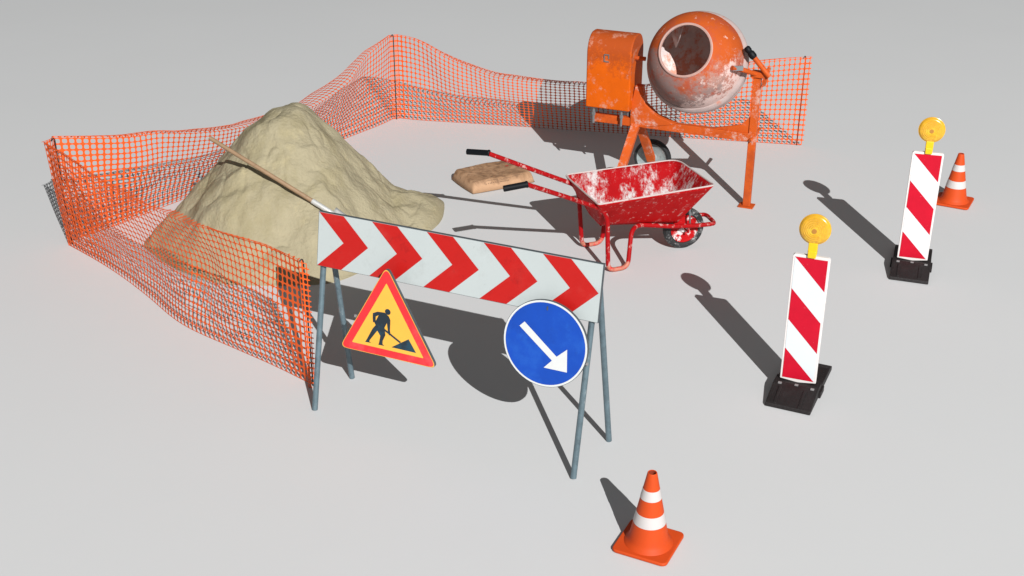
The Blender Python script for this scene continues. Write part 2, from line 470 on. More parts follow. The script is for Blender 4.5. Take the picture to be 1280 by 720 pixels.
# One net runs P2 -> P0 -> P1 -> P3. Each row: distance along the span, sideways offset of the bottom,
# sideways offset of the top edge, height of the top edge, depth of the fold behind the crest.
# 'sideways' is towards the left of the walking direction (outside of the enclosure for these spans is left of it).
def span(A, B, tab, waves):
    d = (B - A); L = d.length; d.normalize(); n = V(-d.y, d.x, 0)
    def f(s, t):
        bo, to, ht, fold = interp(tab, s)
        env = math.sin(math.pi * min(1, max(0, s / L)))
        # arc length kept near FH: bulge of the lower part, fold of the upper one
        if t < 0.72:
            q = t / 0.72
            z = (ht + fold * 0.22) * q
            o = bo + (to - fold - bo) * q + waves * env * math.sin(q * 5.2 + s * 1.3) * 0.8
        else:
            q = (t - 0.72) / 0.28
            z = (ht + fold * 0.22) - fold * 0.22 * q * q
            o = to - fold * (1 - q) ** 1.5
            o += waves * env * math.sin(5.2 + s * 1.3) * 0.8 * (1 - q)
            if fold < 1e-3: pass
        o += (noise.noise(V(s * 2.1 + L, t * 2.6, 3.0)) * 0.05 + noise.noise(V(s * 5.5, t * 6.0, L)) * 0.012) * min(1, env * 3) * min(1, t * 5)
        z += noise.noise(V(s * 3.0, 0.5, L)) * 0.018 * t * min(1, env * 3)
        return A + d * s + n * o + V(0, 0, 0.006 + z)
    return f, L

# left of walking direction: span B (P2->P0) left = towards the camera side (-x,-y); A: P0->P1 left = outside; C: left = outside
tabB = [(0.0, 0.00, 0.02, 1.035, 0.0), (0.5, 0.02, 0.06, 1.03, 0.0), (0.96, 0.05, 0.13, 1.03, 0.0), (1.57, 0.10, 0.13, 1.0, 0.0),
        (2.2, 0.07, 0.16, 0.99, 0.02), (3.0, 0.05, 0.13, 1.0, 0.02), (3.79, 0.03, 0.10, 1.04, 0.0)]
tabA = [(0.0, 0.05, 0.09, 1.04, 0.0), (0.5, 0.0, -0.05, 0.93, 0.10), (1.02, 0.0, -0.10, 0.83, 0.20), (1.64, 0.0, -0.08, 0.68, 0.30), (2.3, 0.0, -0.02, 0.59, 0.36),
        (2.9, 0.0, 0.0, 0.58, 0.36), (3.5, 0.0, 0.02, 0.66, 0.30), (3.95, 0.0, 0.0, 0.84, 0.15), (4.4, 0.0, 0.0, 0.98, 0.04), (4.709, 0.03, 0.04, 1.04, 0.0)]
tabC = [(0.0, 0.03, 0.03, 1.04, 0.0), (0.3, 0.0, -0.02, 1.0, 0.02), (0.65, 0.0, 0.0, 0.83, 0.14), (1.0, 0.0, 0.02, 0.69, 0.24), (1.4, 0.0, 0.10, 0.58, 0.32),
        (2.2, 0.0, 0.08, 0.545, 0.34), (3.0, 0.0, 0.06, 0.58, 0.32), (3.6, 0.0, 0.03, 0.72, 0.2), (4.2, 0.0, 0.0, 0.93, 0.06), (4.55, 0.0, 0.0, 1.0, 0.02), (4.869, 0.0, 0.0, 1.04, 0.0)]
fB, LB = span(P2, P0, tabB, 0.078)
fA, LA = span(P0, P1, tabA, 0.02)
fC, LC = span(P1, P3, tabC, 0.015)
PITCH = 0.0560
NROW = 24
def net_cols():
    """columns of points: each a function t -> position"""
    cols = []
    # free end curled round the first rod
    d = (P0 - P2).normalized(); n = V(-d.y, d.x, 0)
    for k in range(3):
        a = R(200 - 65 * k)
        cols.append(lambda t, a=a, k=k: P2 + n * (0.035 * math.sin(a) + 0.01) + d * (-0.012 + 0.028 * math.cos(a)) * (0.5 + 0.5 * t) + V(0, 0, 0.006 + t * 1.035 - 0.02 * (k == 0)))
    def run(f, L, s0, s1):
        m = int(round((s1 - s0) / PITCH))
        for k in range(m + 1):
            cols.append(lambda t, s=s0 + (s1 - s0) * k / m: f(s, t))
    run(fB, LB, 0.03, LB - 0.03)
    def corner(P, fa, sa, fb, sb, bulge, m):
        for k in range(1, m):
            q = k / m
            def g(t, q=q):
                a = fa(sa, t); b = fb(sb, t); c = P + (P - (a + b) * 0.5).normalized() * bulge
                c.z = (a.z + b.z) / 2
                return a * (1 - q) ** 2 + c * 2 * q * (1 - q) + b * q * q
            cols.append(g)
    corner(P0, fB, LB - 0.03, fA, 0.05, 0.13, 5)
    run(fA, LA, 0.05, LA - 0.04)
    corner(P1, fA, LA - 0.04, fC, 0.04, 0.03, 6)
    run(fC, LC, 0.04, LC + 0.055)
    return cols
cols = net_cols()
NC = len(cols)
grid = []
for i, c in enumerate(cols):
    grid.append([c(j / NROW) for j in range(NROW + 1)])
bm = bmesh.new()
corner_v = [[bm.verts.new(p) for p in g] for g in grid]
hm, vm = {}, {}
def bil(a, b, c, d, u, v): return a * (1 - u) * (1 - v) + b * u * (1 - v) + c * u * v + d * (1 - u) * v
def pull(p):
    # the plastic bunches and its strands look wider where the net is gathered at a rod
    k = 0
    for P, r in ((P0, 1.0), (P2, 0.28), (P1, 0.12), (P3, 0.10)):
        d = math.hypot(p.x - P.x, p.y - P.y) / r
        k = max(k, 1 - d * d)
    return max(0, k)
for i in range(NC - 1):
    for j in range(NROW):
        a, b, c, d = grid[i][j], grid[i + 1][j], grid[i + 1][j + 1], grid[i][j + 1]
        for key, dic, p, q in (((i, j), hm, a, b), ((i, j + 1), hm, d, c), ((i, j), vm, a, d), ((i + 1, j), vm, b, c)):
            if key not in dic: dic[key] = bm.verts.new((p + q) / 2)
        outer = [corner_v[i][j], hm[(i, j)], corner_v[i + 1][j], vm[(i + 1, j)], corner_v[i + 1][j + 1], hm[(i, j + 1)], corner_v[i][j + 1], vm[(i, j)]]
        kk = pull(a) * 0.085
        HX, HY = 0.447 - kk, 0.468 - kk * 0.9
        inner = []
        for k in range(8):
            an = R(225 + 45 * k)
            sq = 1.0 / max(abs(math.cos(an)), abs(math.sin(an)))
            e = 1.0 + (sq - 1) * 0.30
            inner.append(bm.verts.new(bil(a, b, c, d, 0.5 + HX * math.cos(an) * e, 0.5 + HY * math.sin(an) * e)))
        for k in range(8):
            k2 = (k + 1) % 8
            bm.faces.new((outer[k], outer[k2], inner[k2], inner[k]))
# cut strand stubs along the edges of the roll
def stub(p, q, wd, ln):
    d = (p - q).normalized()
    a, b = p - wd, p + wd
    bm.faces.new([bm.verts.new(x) for x in (a, b, b * 0.5 + a * 0.5 + d * ln + wd * 0.6, b * 0.5 + a * 0.5 + d * ln - wd * 0.6)])
for i in range(1, NC - 1):
    w = (grid[i + 1][NROW] - grid[i - 1][NROW]) * 0.5 * 0.17
    stub(grid[i][NROW], grid[i][NROW - 1], w, 0.016)
    w = (grid[i + 1][0] - grid[i - 1][0]) * 0.5 * 0.15
for j in range(1, NROW):
    for a, b in ((0, 1), (NC - 1, NC - 2)):
        w = (grid[a][j + 1] - grid[a][j - 1]) * 0.5 * 0.15
        stub(grid[a][j], grid[b][j], w, 0.018)
net = obj('net', bm, 'net', fence, smooth=False)
so = net.modifiers.new('thick', 'SOLIDIFY'); so.thickness = 0.0016; so.offset = 0
for P, off in ((P0, V(0.02, 0.0, 0)), (P1, V(0.0, -0.014, 0)), (P2, V(0.0, 0.0, 0)), (P3, V(0, 0.0, 0))):
    bm = bmesh.new()
    B = P + off
    hook = [B + V(0, 0, -0.02), B + V(0, 0, 1.035), B + V(-0.012, -0.01, 1.05), B + V(-0.028, -0.02, 1.025)]
    tube(bm, fillet(hook, 0.02, 4), 0.0058, 8)
    obj('post', bm, 'rod', fence, loc=B)

# ------------------------------------------------------------------ chevron barrier on two A-frame trestles
A = V(-1.342, 7.969, 1.451); Bq = V(0.579, 7.078, 1.451)
u = (Bq - A).normalized(); LBD = (Bq - A).length
n0 = V(u.y, -u.x, 0)
dn = (V(A.x, A.y, 0) + n0 * 0.281 - A).normalized()       # down along the front legs
Nf = u.cross(dn); Nf = Nf if Nf.dot(n0) > 0 else -Nf
def on(us, ds, off=0.0): return A + u * us + dn * ds + Nf * off
bar = root('barrier', (A.x + Bq.x) / 2 * V(1, 0, 0) + (A.y + Bq.y) / 2 * V(0, 1, 0), 'red and white chevron barrier board on grey tubular trestle legs', 'barrier')
BH = 0.392
bm = bmesh.new()
prism(bm, [on(0, 0, -0.028), on(LBD, 0, -0.028), on(LBD, BH, -0.028), on(0, BH, -0.028)], Nf * 0.025, 1)
a, b, c, d = on(0.004, 0.005, -0.0005), on(LBD - 0.004, 0.005, -0.0005), on(LBD - 0.004, BH - 0.003, -0.0005), on(0.004, BH - 0.003, -0.0005)
prism(bm, [a, b, c, d], Nf * -0.002, 0)
per = LBD / 5
for k in range(5):
    x0 = per * k + 0.006; w = per * 0.465; s = per * 0.485
    pts = [(x0, 0.006), (x0 + w, 0.006), (x0 + w + s, BH / 2), (x0 + w, BH - 0.004), (x0, BH - 0.004), (x0 + s, BH / 2)]
    f = bm.faces.new([bm.verts.new(on(min(x, LBD - 0.006), y, 0.001)) for x, y in pts]); f.material_index = 2
obj('chevron_board', bm, ['bwhite', 'galv_dark', 'bred'], bar, smooth=False)
for us in (0.03, LBD - 0.055):
    for sgn in (1, -1):
        topp = on(us, 0.03, -0.055)
        ft = V(A.x, A.y, 0) + u * (us + (0.05 if us > 1 and sgn < 0 else 0)) + (n0 * (0.276 if us < 1 else 0.292) if sgn > 0 else n0 * -0.237)
        ft.z = 0.004
        bm = bmesh.new(); tube(bm, [ft, topp], 0.021, 14)
        obj('leg', bm, 'galv', bar)
    # small rear crossing bolt
    bm = bmesh.new(); tube(bm, [on(us - 0.035, BH + 0.01, -0.055), on(us + 0.035, BH + 0.01, -0.055)], 0.006, 8)
    obj('bolt', bm, 'steel', bar)

# roadworks triangle hung on the front of the board (top stands further out than its foot)
tri_c = on(0.627, 0.9225, 0.036)
up_t = (on(0.627, 0.9225 - 0.62, 0.115) - tri_c).normalized()
Nt = u.cross(up_t); Nt = Nt if Nt.dot(Nf) > 0 else -Nt
def tp(x, y, off=0.0): return tri_c + u * x + up_t * y + Nt * off
def shear(L): return [(x + 0.112 * y, y * 1.055) for x, y in L]
def round_poly(pts, r, n=6):
    out = []
    m = len(pts)
    for i in range(m):
        p, q, s = Vector(pts[i - 1]), Vector(pts[i]), Vector(pts[(i + 1) % m])
        a = q + (p - q).normalized() * r; b = q + (s - q).normalized() * r
        for k in range(n + 1):
            t = k / n; z = a * (1 - t) ** 2 + q * 2 * t * (1 - t) + b * t * t
            out.append((z.x, z.y))
    return out
ts = root('warning_sign', tri_c, 'red bordered yellow triangle sign with a black digging worker hung on the chevron barrier', 'sign')
OT = [(-0.388, -0.012), (0.388, -0.012), (0.0, 0.668)]
bm = bmesh.new()
o1 = round_poly(OT, 0.06)
prism(bm, [tp(x, y, -0.025) for x, y in o1], Nt * 0.024, 1)
def lay(bm, pts, off, mi, tpf=tp):
    f = bm.faces.new([bm.verts.new(tpf(x, y, off)) for x, y in pts]); f.material_index = mi
def inset(pts, k, c): return [(c[0] + (x - c[0]) * k, c[1] + (y - c[1]) * k) for x, y in pts]
cc = (0, 0.21)
lay(bm, inset(o1, 0.995, cc), 0.0, 2)
lay(bm, inset(o1, 0.978, cc), 0.0012, 0)
lay(bm, round_poly([(-0.285, 0.047), (0.285, 0.047), (0, 0.545)], 0.008, 2), 0.0024, 2)
body = [(-0.143, 0.287), (-0.108, 0.304), (-0.051, 0.308), (-0.017, 0.288), (-0.002, 0.264), (0.002, 0.192), (0.009, 0.163), (-0.001, 0.152), (-0.011, 0.169), (-0.018, 0.2), (-0.027, 0.238), (-0.042, 0.201), (-0.03, 0.149), (-0.047, 0.103), (-0.046, 0.079), (-0.03, 0.07), (-0.078, 0.068), (-0.074, 0.086), (-0.069, 0.135), (-0.096, 0.168), (-0.149, 0.088), (-0.151, 0.077), (-0.136, 0.07), (-0.185, 0.067), (-0.176, 0.083), (-0.134, 0.177), (-0.113, 0.205), (-0.127, 0.226), (-0.135, 0.219), (-0.141, 0.254)]
lay(bm, shear(body), 0.0034, 3)
hc_ = shear([(-0.028, 0.318)])[0]
lay(bm, [(hc_[0] + 0.022 * math.cos(R(20 * k)), hc_[1] + 0.022 * math.sin(R(20 * k))) for k in range(18)], 0.0034, 3)
lay(bm, shear([(-0.117, 0.268), (-0.096, 0.281), (-0.108, 0.251), (-0.115, 0.237)]), 0.0044, 2)
lay(bm, shear([(-0.055, 0.201), (-0.061, 0.19), (0.088, 0.115), (0.096, 0.125)]), 0.0046, 3)
lay(bm, shear([(0.025, 0.072), (0.151, 0.157), (0.219, 0.071)]), 0.0034, 3)
obj('sign_face', bm, ['sred', 'galv_dark', 'syel', 'sblk'], ts, smooth=False)
# hanging hook
bm = bmesh.new()
hk = on(0.600, 0.42, -0.045)
tube(bm, [tp(0, 0.56, -0.024), on(0.627, 0.372, 0.0)], 0.005, 8)
obj('hook', bm, 'steel', ts)

bm = bmesh.new(); box(bm, tp(-0.022, 0.235, -0.032), (0.515, 0.018, 0.012), (u, up_t, Nt))
obj('mounting_bar', bm, 'clip', ts, smooth=False)

# round blue sign
rc = on(1.79, 0.585, 0.05)
up_r = (on(1.79, 0.585 - 0.3, 0.062) - rc).normalized()
Nr = u.cross(up_r); Nr = Nr if Nr.dot(Nf) > 0 else -Nr
def rp(x, y, off=0.0): return rc + u * x + up_r * y + Nr * off
rs = root('direction_sign', rc, 'round blue sign with a white arrow pointing down right hung on the chevron barrier', 'sign')
bm = bmesh.new()
circ = lambda r: [(r * math.cos(2 * math.pi * k / 64), r * math.sin(2 * math.pi * k / 64)) for k in range(64)]
prism(bm, [rp(x, y, -0.02) for x, y in circ(0.297)], Nr * 0.02, 1)
lay(bm, circ(0.294), 0.001, 2, rp)
lay(bm, circ(0.281), 0.0022, 0, rp)
lay(bm, [(-0.187, 0.088), (-0.153, 0.124), (0.088, -0.07), (0.157, -0.006), (0.168, -0.162), (0.004, -0.163), (0.058, -0.103)], 0.0034, 2, rp)
box(bm, rp(0.0, 0.245, 0.004), (0.008, 0.026, 0.004), (u, up_r, Nr), 1)
obj('sign_face', bm, ['sblue', 'galv_dark', 'swht'], rs, smooth=False)
bm = bmesh.new(); tube(bm, [rp(0, 0.20, -0.019), on(1.79, 0.375, 0.0)], 0.005, 8)
obj('hook', bm, 'steel', rs)

bm = bmesh.new(); box(bm, rp(-0.004, -0.085, -0.027), (0.602, 0.018, 0.012), (u, up_r, Nr))
obj('mounting_bar', bm, 'clip', rs, smooth=False)

# ------------------------------------------------------------------ traffic cones
def make_cone(loc, yaw):
    r0 = root('traffic_cone', loc, 'x', 'traffic cone', 'orange traffic cones with white bands')
    L = Vector(loc)
    ca, sa = math.cos(yaw), math.sin(yaw)
    bm = bmesh.new()
    for (z0, w, r) in ((0.004, 0.352, 0.03),):
        prism(bm, [L + V(x * ca - y * sa, x * sa + y * ca, z0) for x, y in rounded(w, w, 0.035)], V(0, 0, 0.022))
    obj('base', bm, 'cone', r0, bevel=0.006)
    def rr(z): return 0.029 + (0.524 - z) * 0.199
    bm = bmesh.new()
    prof = [(0.150, 0.026), (0.146, 0.032), (0.134, 0.042), (0.126, 0.055), (0.121, 0.068)] + [(rr(z), z) for z in (0.10, 0.17, 0.176, 0.3, 0.42, 0.515)] + \
           [(0.029, 0.522), (0.027, 0.525), (0.022, 0.523), (0.021, 0.515), (0.06, 0.30), (0.11, 0.03)]
    lathe(bm, prof, L, (0, 0, 1), 48, mi=[0] * 13 + [1] * 3)
    obj('cone_body', bm, ['cone', 'cavity'], r0, angle=50)
    for z0, z1 in ((0.176, 0.250), (0.350, 0.414)):
        bm = bmesh.new()
        lathe(bm, [(rr(z0) + 0.0002, z0), (rr(z0) + 0.0016, z0 + 0.001), (rr(z1) + 0.0016, z1 - 0.001), (rr(z1) + 0.0002, z1)], L, (0, 0, 1), 48)
        obj('reflective_band', bm, 'coneband', r0)
    return r0
c1 = make_cone((0.833, 6.135, 0), R(-26.5))
c1['label'] = 'orange traffic cone in the foreground, standing alone in front of the barrier leg'
c2 = copy_tree(c1); c2.location = (4.515, 11.78, 0); c2.rotation_euler = (0, 0, R(-2.5))
c2['label'] = 'orange traffic cone in the far back, partly behind a striped panel with a yellow lamp'

# ------------------------------------------------------------------ striped guidance panels with warning lamps
def make_panel(loc, ang):
    r0 = root('delineator_panel', loc, 'x', 'road delineator', 'striped guidance panels with yellow lamps')
    L = Vector(loc)
    ux = V(math.cos(ang), math.sin(ang), 0); fr = V(ux.y, -ux.x, 0)     # fr: towards the viewer
    up = V(0, 0, 1)
    W, H, z0 = 0.262, 1.02, 0.098
    def q(x, z, o=0): return L + ux * x + fr * o + up * z
    # rubber base: two sloping halves around a raised middle
    bm = bmesh.new()
    hw = 0.168
    ba = ang - 0.065
    bx_ = V(math.cos(ba), math.sin(ba), 0); bf_ = V(bx_.y, -bx_.x, 0)
    def qb(x, z, o=0): return L + bx_ * x + bf_ * o + up * z
    hw = 0.166
    prof = [(0.29, 0.003), (0.283, 0.030), (0.10, 0.088), (0.060, 0.097), (-0.05, 0.097), (-0.057, 0.066), (-0.36, 0.060), (-0.445, 0.040), (-0.45, 0.003)]
    prism(bm, [qb(-hw, z, o) for o, z in prof], bx_ * (2 * hw))
    for x in (-0.10, 0.08):     # ribs on the sloping front
        prism(bm, [qb(x - 0.012, 0.030, 0.275), qb(x - 0.012, 0.040, 0.275), qb(x - 0.012, 0.096, 0.11), qb(x - 0.012, 0.085, 0.11)], bx_ * 0.024)
    for x in (-1, 1):           # side lugs
        box(bm, qb(x * (hw + 0.005), 0.028, -0.04), (0.02, 0.12, 0.05), (bx_, bf_, up))
    obj('base', bm, 'rubber', r0, smooth=False, bevel=0.005)
    for x, o in ((-0.115, 0.075), (0.005, 0.062), (0.125, 0.075)):
        bm = bmesh.new(); box(bm, qb(x, 0.097, o), (0.026, 0.016, 0.010), (bx_, bf_, up))
        obj('clip', bm, 'clip', r0, smooth=False)
    # panel body and frame
    bm = bmesh.new()
    th = 0.032
    out = [(-W / 2, z0 + 0.012), (0, z0 - 0.004), (W / 2, z0 + 0.012), (W / 2, z0 + H - 0.012), (W / 2 - 0.012, z0 + H), (-W / 2 + 0.012, z0 + H), (-W / 2, z0 + H - 0.012)]
    prism(bm, [q(x, z, -th / 2) for x, z in out], fr * th)
    obj('panel_frame', bm, 'pframe', r0, smooth=False, bevel=0.004)
    bm = bmesh.new()
    w2 = W / 2 - 0.016; b0, b1 = z0 + 0.026, z0 + H - 0.018; HH = b1 - b0
    o = th / 2 + 0.0015
    prism(bm, [q(-w2, b0, o), q(w2, b0, o), q(w2, b1, o), q(-w2, b1, o)], fr * 0.001, 0)
    sl = 0.25
    def clip_stripe(ca, cb):
        """region between t = ca - sl*s and t = cb - sl*s inside the unit rectangle"""
        def half(P, fn):
            out = []
            for i in range(len(P)):
                a, b = P[i], P[(i + 1) % len(P)]
                fa, fb = fn(a), fn(b)
                if fa >= 0: out.append(a)
                if (fa >= 0) != (fb >= 0):
                    k = fa / (fa - fb); out.append((a[0] + (b[0] - a[0]) * k, a[1] + (b[1] - a[1]) * k))
            return out
        P = [(0, 0), (1, 0), (1, 1), (0, 1)]
        P = half(P, lambda p: p[1] - (ca - sl * p[0])); P = half(P, lambda p: (cb - sl * p[0]) - p[1])
        return P
    for ca, cb in ((-0.1, 0.25), (0.49, 0.745), (1.0, 1.4)):
        P = clip_stripe(ca, cb)
        f = bm.faces.new([bm.verts.new(q(-w2 + 2 * w2 * s, b0 + HH * t, o + 0.002)) for s, t in P]); f.material_index = 1
    obj('striped_face', bm, ['pwht', 'pred'], r0, smooth=False)
    # lamp
    lp = bmesh.new()
    c = q(0, 1.318, 0.0)
    nl = (fr + V(0, 0, 0.10)).normalized()
    prof = [(0.0, 0.036), (0.024, 0.036), (0.026, 0.033), (0.038, 0.0345), (0.040, 0.0315), (0.052, 0.033), (0.054, 0.030), (0.066, 0.0305), (0.068, 0.0265), (0.080, 0.0265), (0.082, 0.0225), (0.092, 0.022), (0.103, 0.013), (0.107, 0.006), (0.107, -0.006), (0.100, -0.016), (0.07, -0.030), (0.0, -0.036)]
    lathe(lp, prof, c, nl, 40)
    lamp = obj('warning_lamp', lp, 'lampyel', r0)
    bm = bmesh.new()
    tube(bm, [c + nl * 0.034 + V(0, 0, -0.006), c + nl * 0.039 + V(0, 0, -0.006)], 0.017, 16)
    obj('bulb', bm, 'bulb', lamp)
    bm = bmesh.new()
    lathe(bm, [(0.1065, 0.007), (0.111, 0.005), (0.111, -0.005), (0.1065, -0.007)], c, nl, 40)
    obj('lens_ring', bm, 'lampyel', lamp)
    bm = bmesh.new()
    box(bm, q(0, 1.175, 0.006), (0.064, 0.045, 0.095), (ux, fr, up))
    box(bm, q(0, 1.135, 0.021), (0.058, 0.028, 0.055), (ux, fr, up))
    box(bm, q(0, 1.216, 0.0), (0.040, 0.035, 0.03), (ux, fr, up))
    obj('bracket', bm, 'lampbody', lamp, smooth=False, bevel=0.006)
    return r0
d1 = make_panel((2.117, 7.955, 0), -0.372)
d1['label'] = 'nearer red and white striped panel with round yellow lamp, standing alone on black base'
d2 = copy_tree(d1); d2.location = (3.600, 10.14, 0); d2.rotation_euler = (0, 0, 0.095)
d2['label'] = 'farther red and white striped panel with round yellow lamp, before the back traffic cone'

# ------------------------------------------------------------------ cement bag
def bag():
    O = V(-0.235, 12.40, 0)
    e1 = V(0.876, 0.482, 0); e2 = V(-0.482, 0.876, 0)
    O = V(-0.405, 11.965, 0) + e1 * 0.38 + e2 * 0.27
    bm = bmesh.new(); NX, NY = 56, 40
    lx, ly, hz = 0.382, 0.27, 0.118
    def prof(t, k):   # pillow thickness from the rim inward
        return (1 - (1 - min(1, t)) ** k)
    top, bot = [], []
    for j in range(NY + 1):
        rt, rb = [], []
        for i in range(NX + 1):
            uu = i / NX * 2 - 1; vv = j / NY * 2 - 1
            ex = min(1, (1 - abs(uu)) / 0.18); ey = min(1, (1 - abs(vv)) / 0.22)
            th = (prof(ex, 2.4) * prof(ey, 2.2)) ** 0.75
            w = 1 - 0.05 * (1 - abs(vv) ** 2) * 0 - 0.05 * (abs(uu) ** 6) * (abs(vv) ** 2)
            x = uu * lx * (1 - 0.035 * vv * vv); y = vv * ly * (1 - 0.06 * uu * uu)
            p = O + e1 * x + e2 * y
            nn = noise.noise(V(x * 7, y * 7, 0.3)) * 0.008 + noise.noise(V(x * 18, y * 14, 4)) * 0.005
            ridge = -abs(noise.noise(V(x * 9 + 4, y * 5, 7))) * 0.004
            z = 0.012 + hz * th + (nn + ridge) * th
            rt.append(bm.verts.new(p + V(0, 0, z)))
            if i in (0, NX) or j in (0, NY): rb.append(rt[-1])
            else: rb.append(bm.verts.new(p + V(0, 0, 0.012 - 0.008 * th)))
        top.append(rt); bot.append(rb)
    for j in range(NY):
        for i in range(NX):
            bm.faces.new((top[j][i], top[j][i + 1], top[j + 1][i + 1], top[j + 1][i]))
            q = [bot[j][i], bot[j + 1][i], bot[j + 1][i + 1], bot[j][i + 1]]
            try: bm.faces.new(q)
            except ValueError: pass
    r0 = root('cement_bag', O, 'full brown paper cement bag lying flat behind the wheelbarrow handles', 'bag')
    # brown print blotches; their pull to the top paints in its weaker light
    m = mat("bag_paper", (0.44, 0.265, 0.155), 0.75, spec=0.2, vary=0.10, vscale=9, bump=0.25, bscale=14,
            layers=[dict(color=(0.22, 0.12, 0.06), scale=5, lo=0.42, hi=0.66, amt=0.6, dist=0.8, grad=((0, 0, 1), 0.13, 0.05, 0.10)),
                    dict(color=(0.13, 0.07, 0.04), scale=9, lo=0.52, hi=0.68, amt=0.55, dist=1.2, grad=((0, 0, 1), 0.13, 0.05, 0.06))])
    M['bagpaper'] = m
    obj('sack', bm, 'bagpaper', r0, angle=180)
    # two faint rows of small print on the front side, an arc and a small red mark on top
    def surf(x, y):
        uu = x / lx; vv = y / ly
        ex = min(1, (1 - abs(uu)) / 0.18); ey = min(1, (1 - abs(vv)) / 0.22)
        th = (prof(ex, 2.4) * prof(ey, 2.2)) ** 0.75
        x2 = x * (1 - 0.035 * vv * vv); y2 = y * (1 - 0.06 * uu * uu)
        nn = noise.noise(V(x2 * 7, y2 * 7, 0.3)) * 0.008 + noise.noise(V(x2 * 18, y2 * 14, 4)) * 0.005
        ridge = -abs(noise.noise(V(x2 * 9 + 4, y2 * 5, 7))) * 0.004
        return O + e1 * x2 + e2 * y2 + V(0, 0, 0.012 + hz * th + (nn + ridge) * th + 0.0022)
    random.seed(4)
    for yy, x0, x1 in ((-0.240, -0.22, 0.22), (-0.247, -0.08, 0.04), (-0.254, -0.22, 0.06)):
        bm = bmesh.new()
        x = x0
        while x < x1:
            w = random.uniform(0.006, 0.012)
            if random.random() > 0.15:
                f = [surf(x, yy), surf(x + w, yy), surf(x + w, yy + 0.0035), surf(x, yy + 0.0035)]
                bm.faces.new([bm.verts.new(p) for p in f])
            x += w + 0.004
        obj('print_line', bm, 'text', r0, smooth=False)
    bm = bmesh.new()
    pr = []
    for k in range(15):
        a0 = R(30 + 8 * k)
        pr.append([bm.verts.new(surf(0.20 + q_ * math.cos(a0) * 1.1, 0.06 + q_ * math.sin(a0) * 0.8)) for q_ in (0.095, 0.122)])
    for k in range(14): bm.faces.new((pr[k][0], pr[k][1], pr[k + 1][1], pr[k + 1][0]))
    obj('print_arc', bm, 'text', r0, smooth=False)
    bm = bmesh.new()
    bm.faces.new([bm.verts.new(p) for p in (surf(0.17, 0.03), surf(0.21, 0.03), surf(0.21, 0.06), surf(0.17, 0.06))])
    obj('print_mark', bm, 'redprint', r0, smooth=False)
bag()

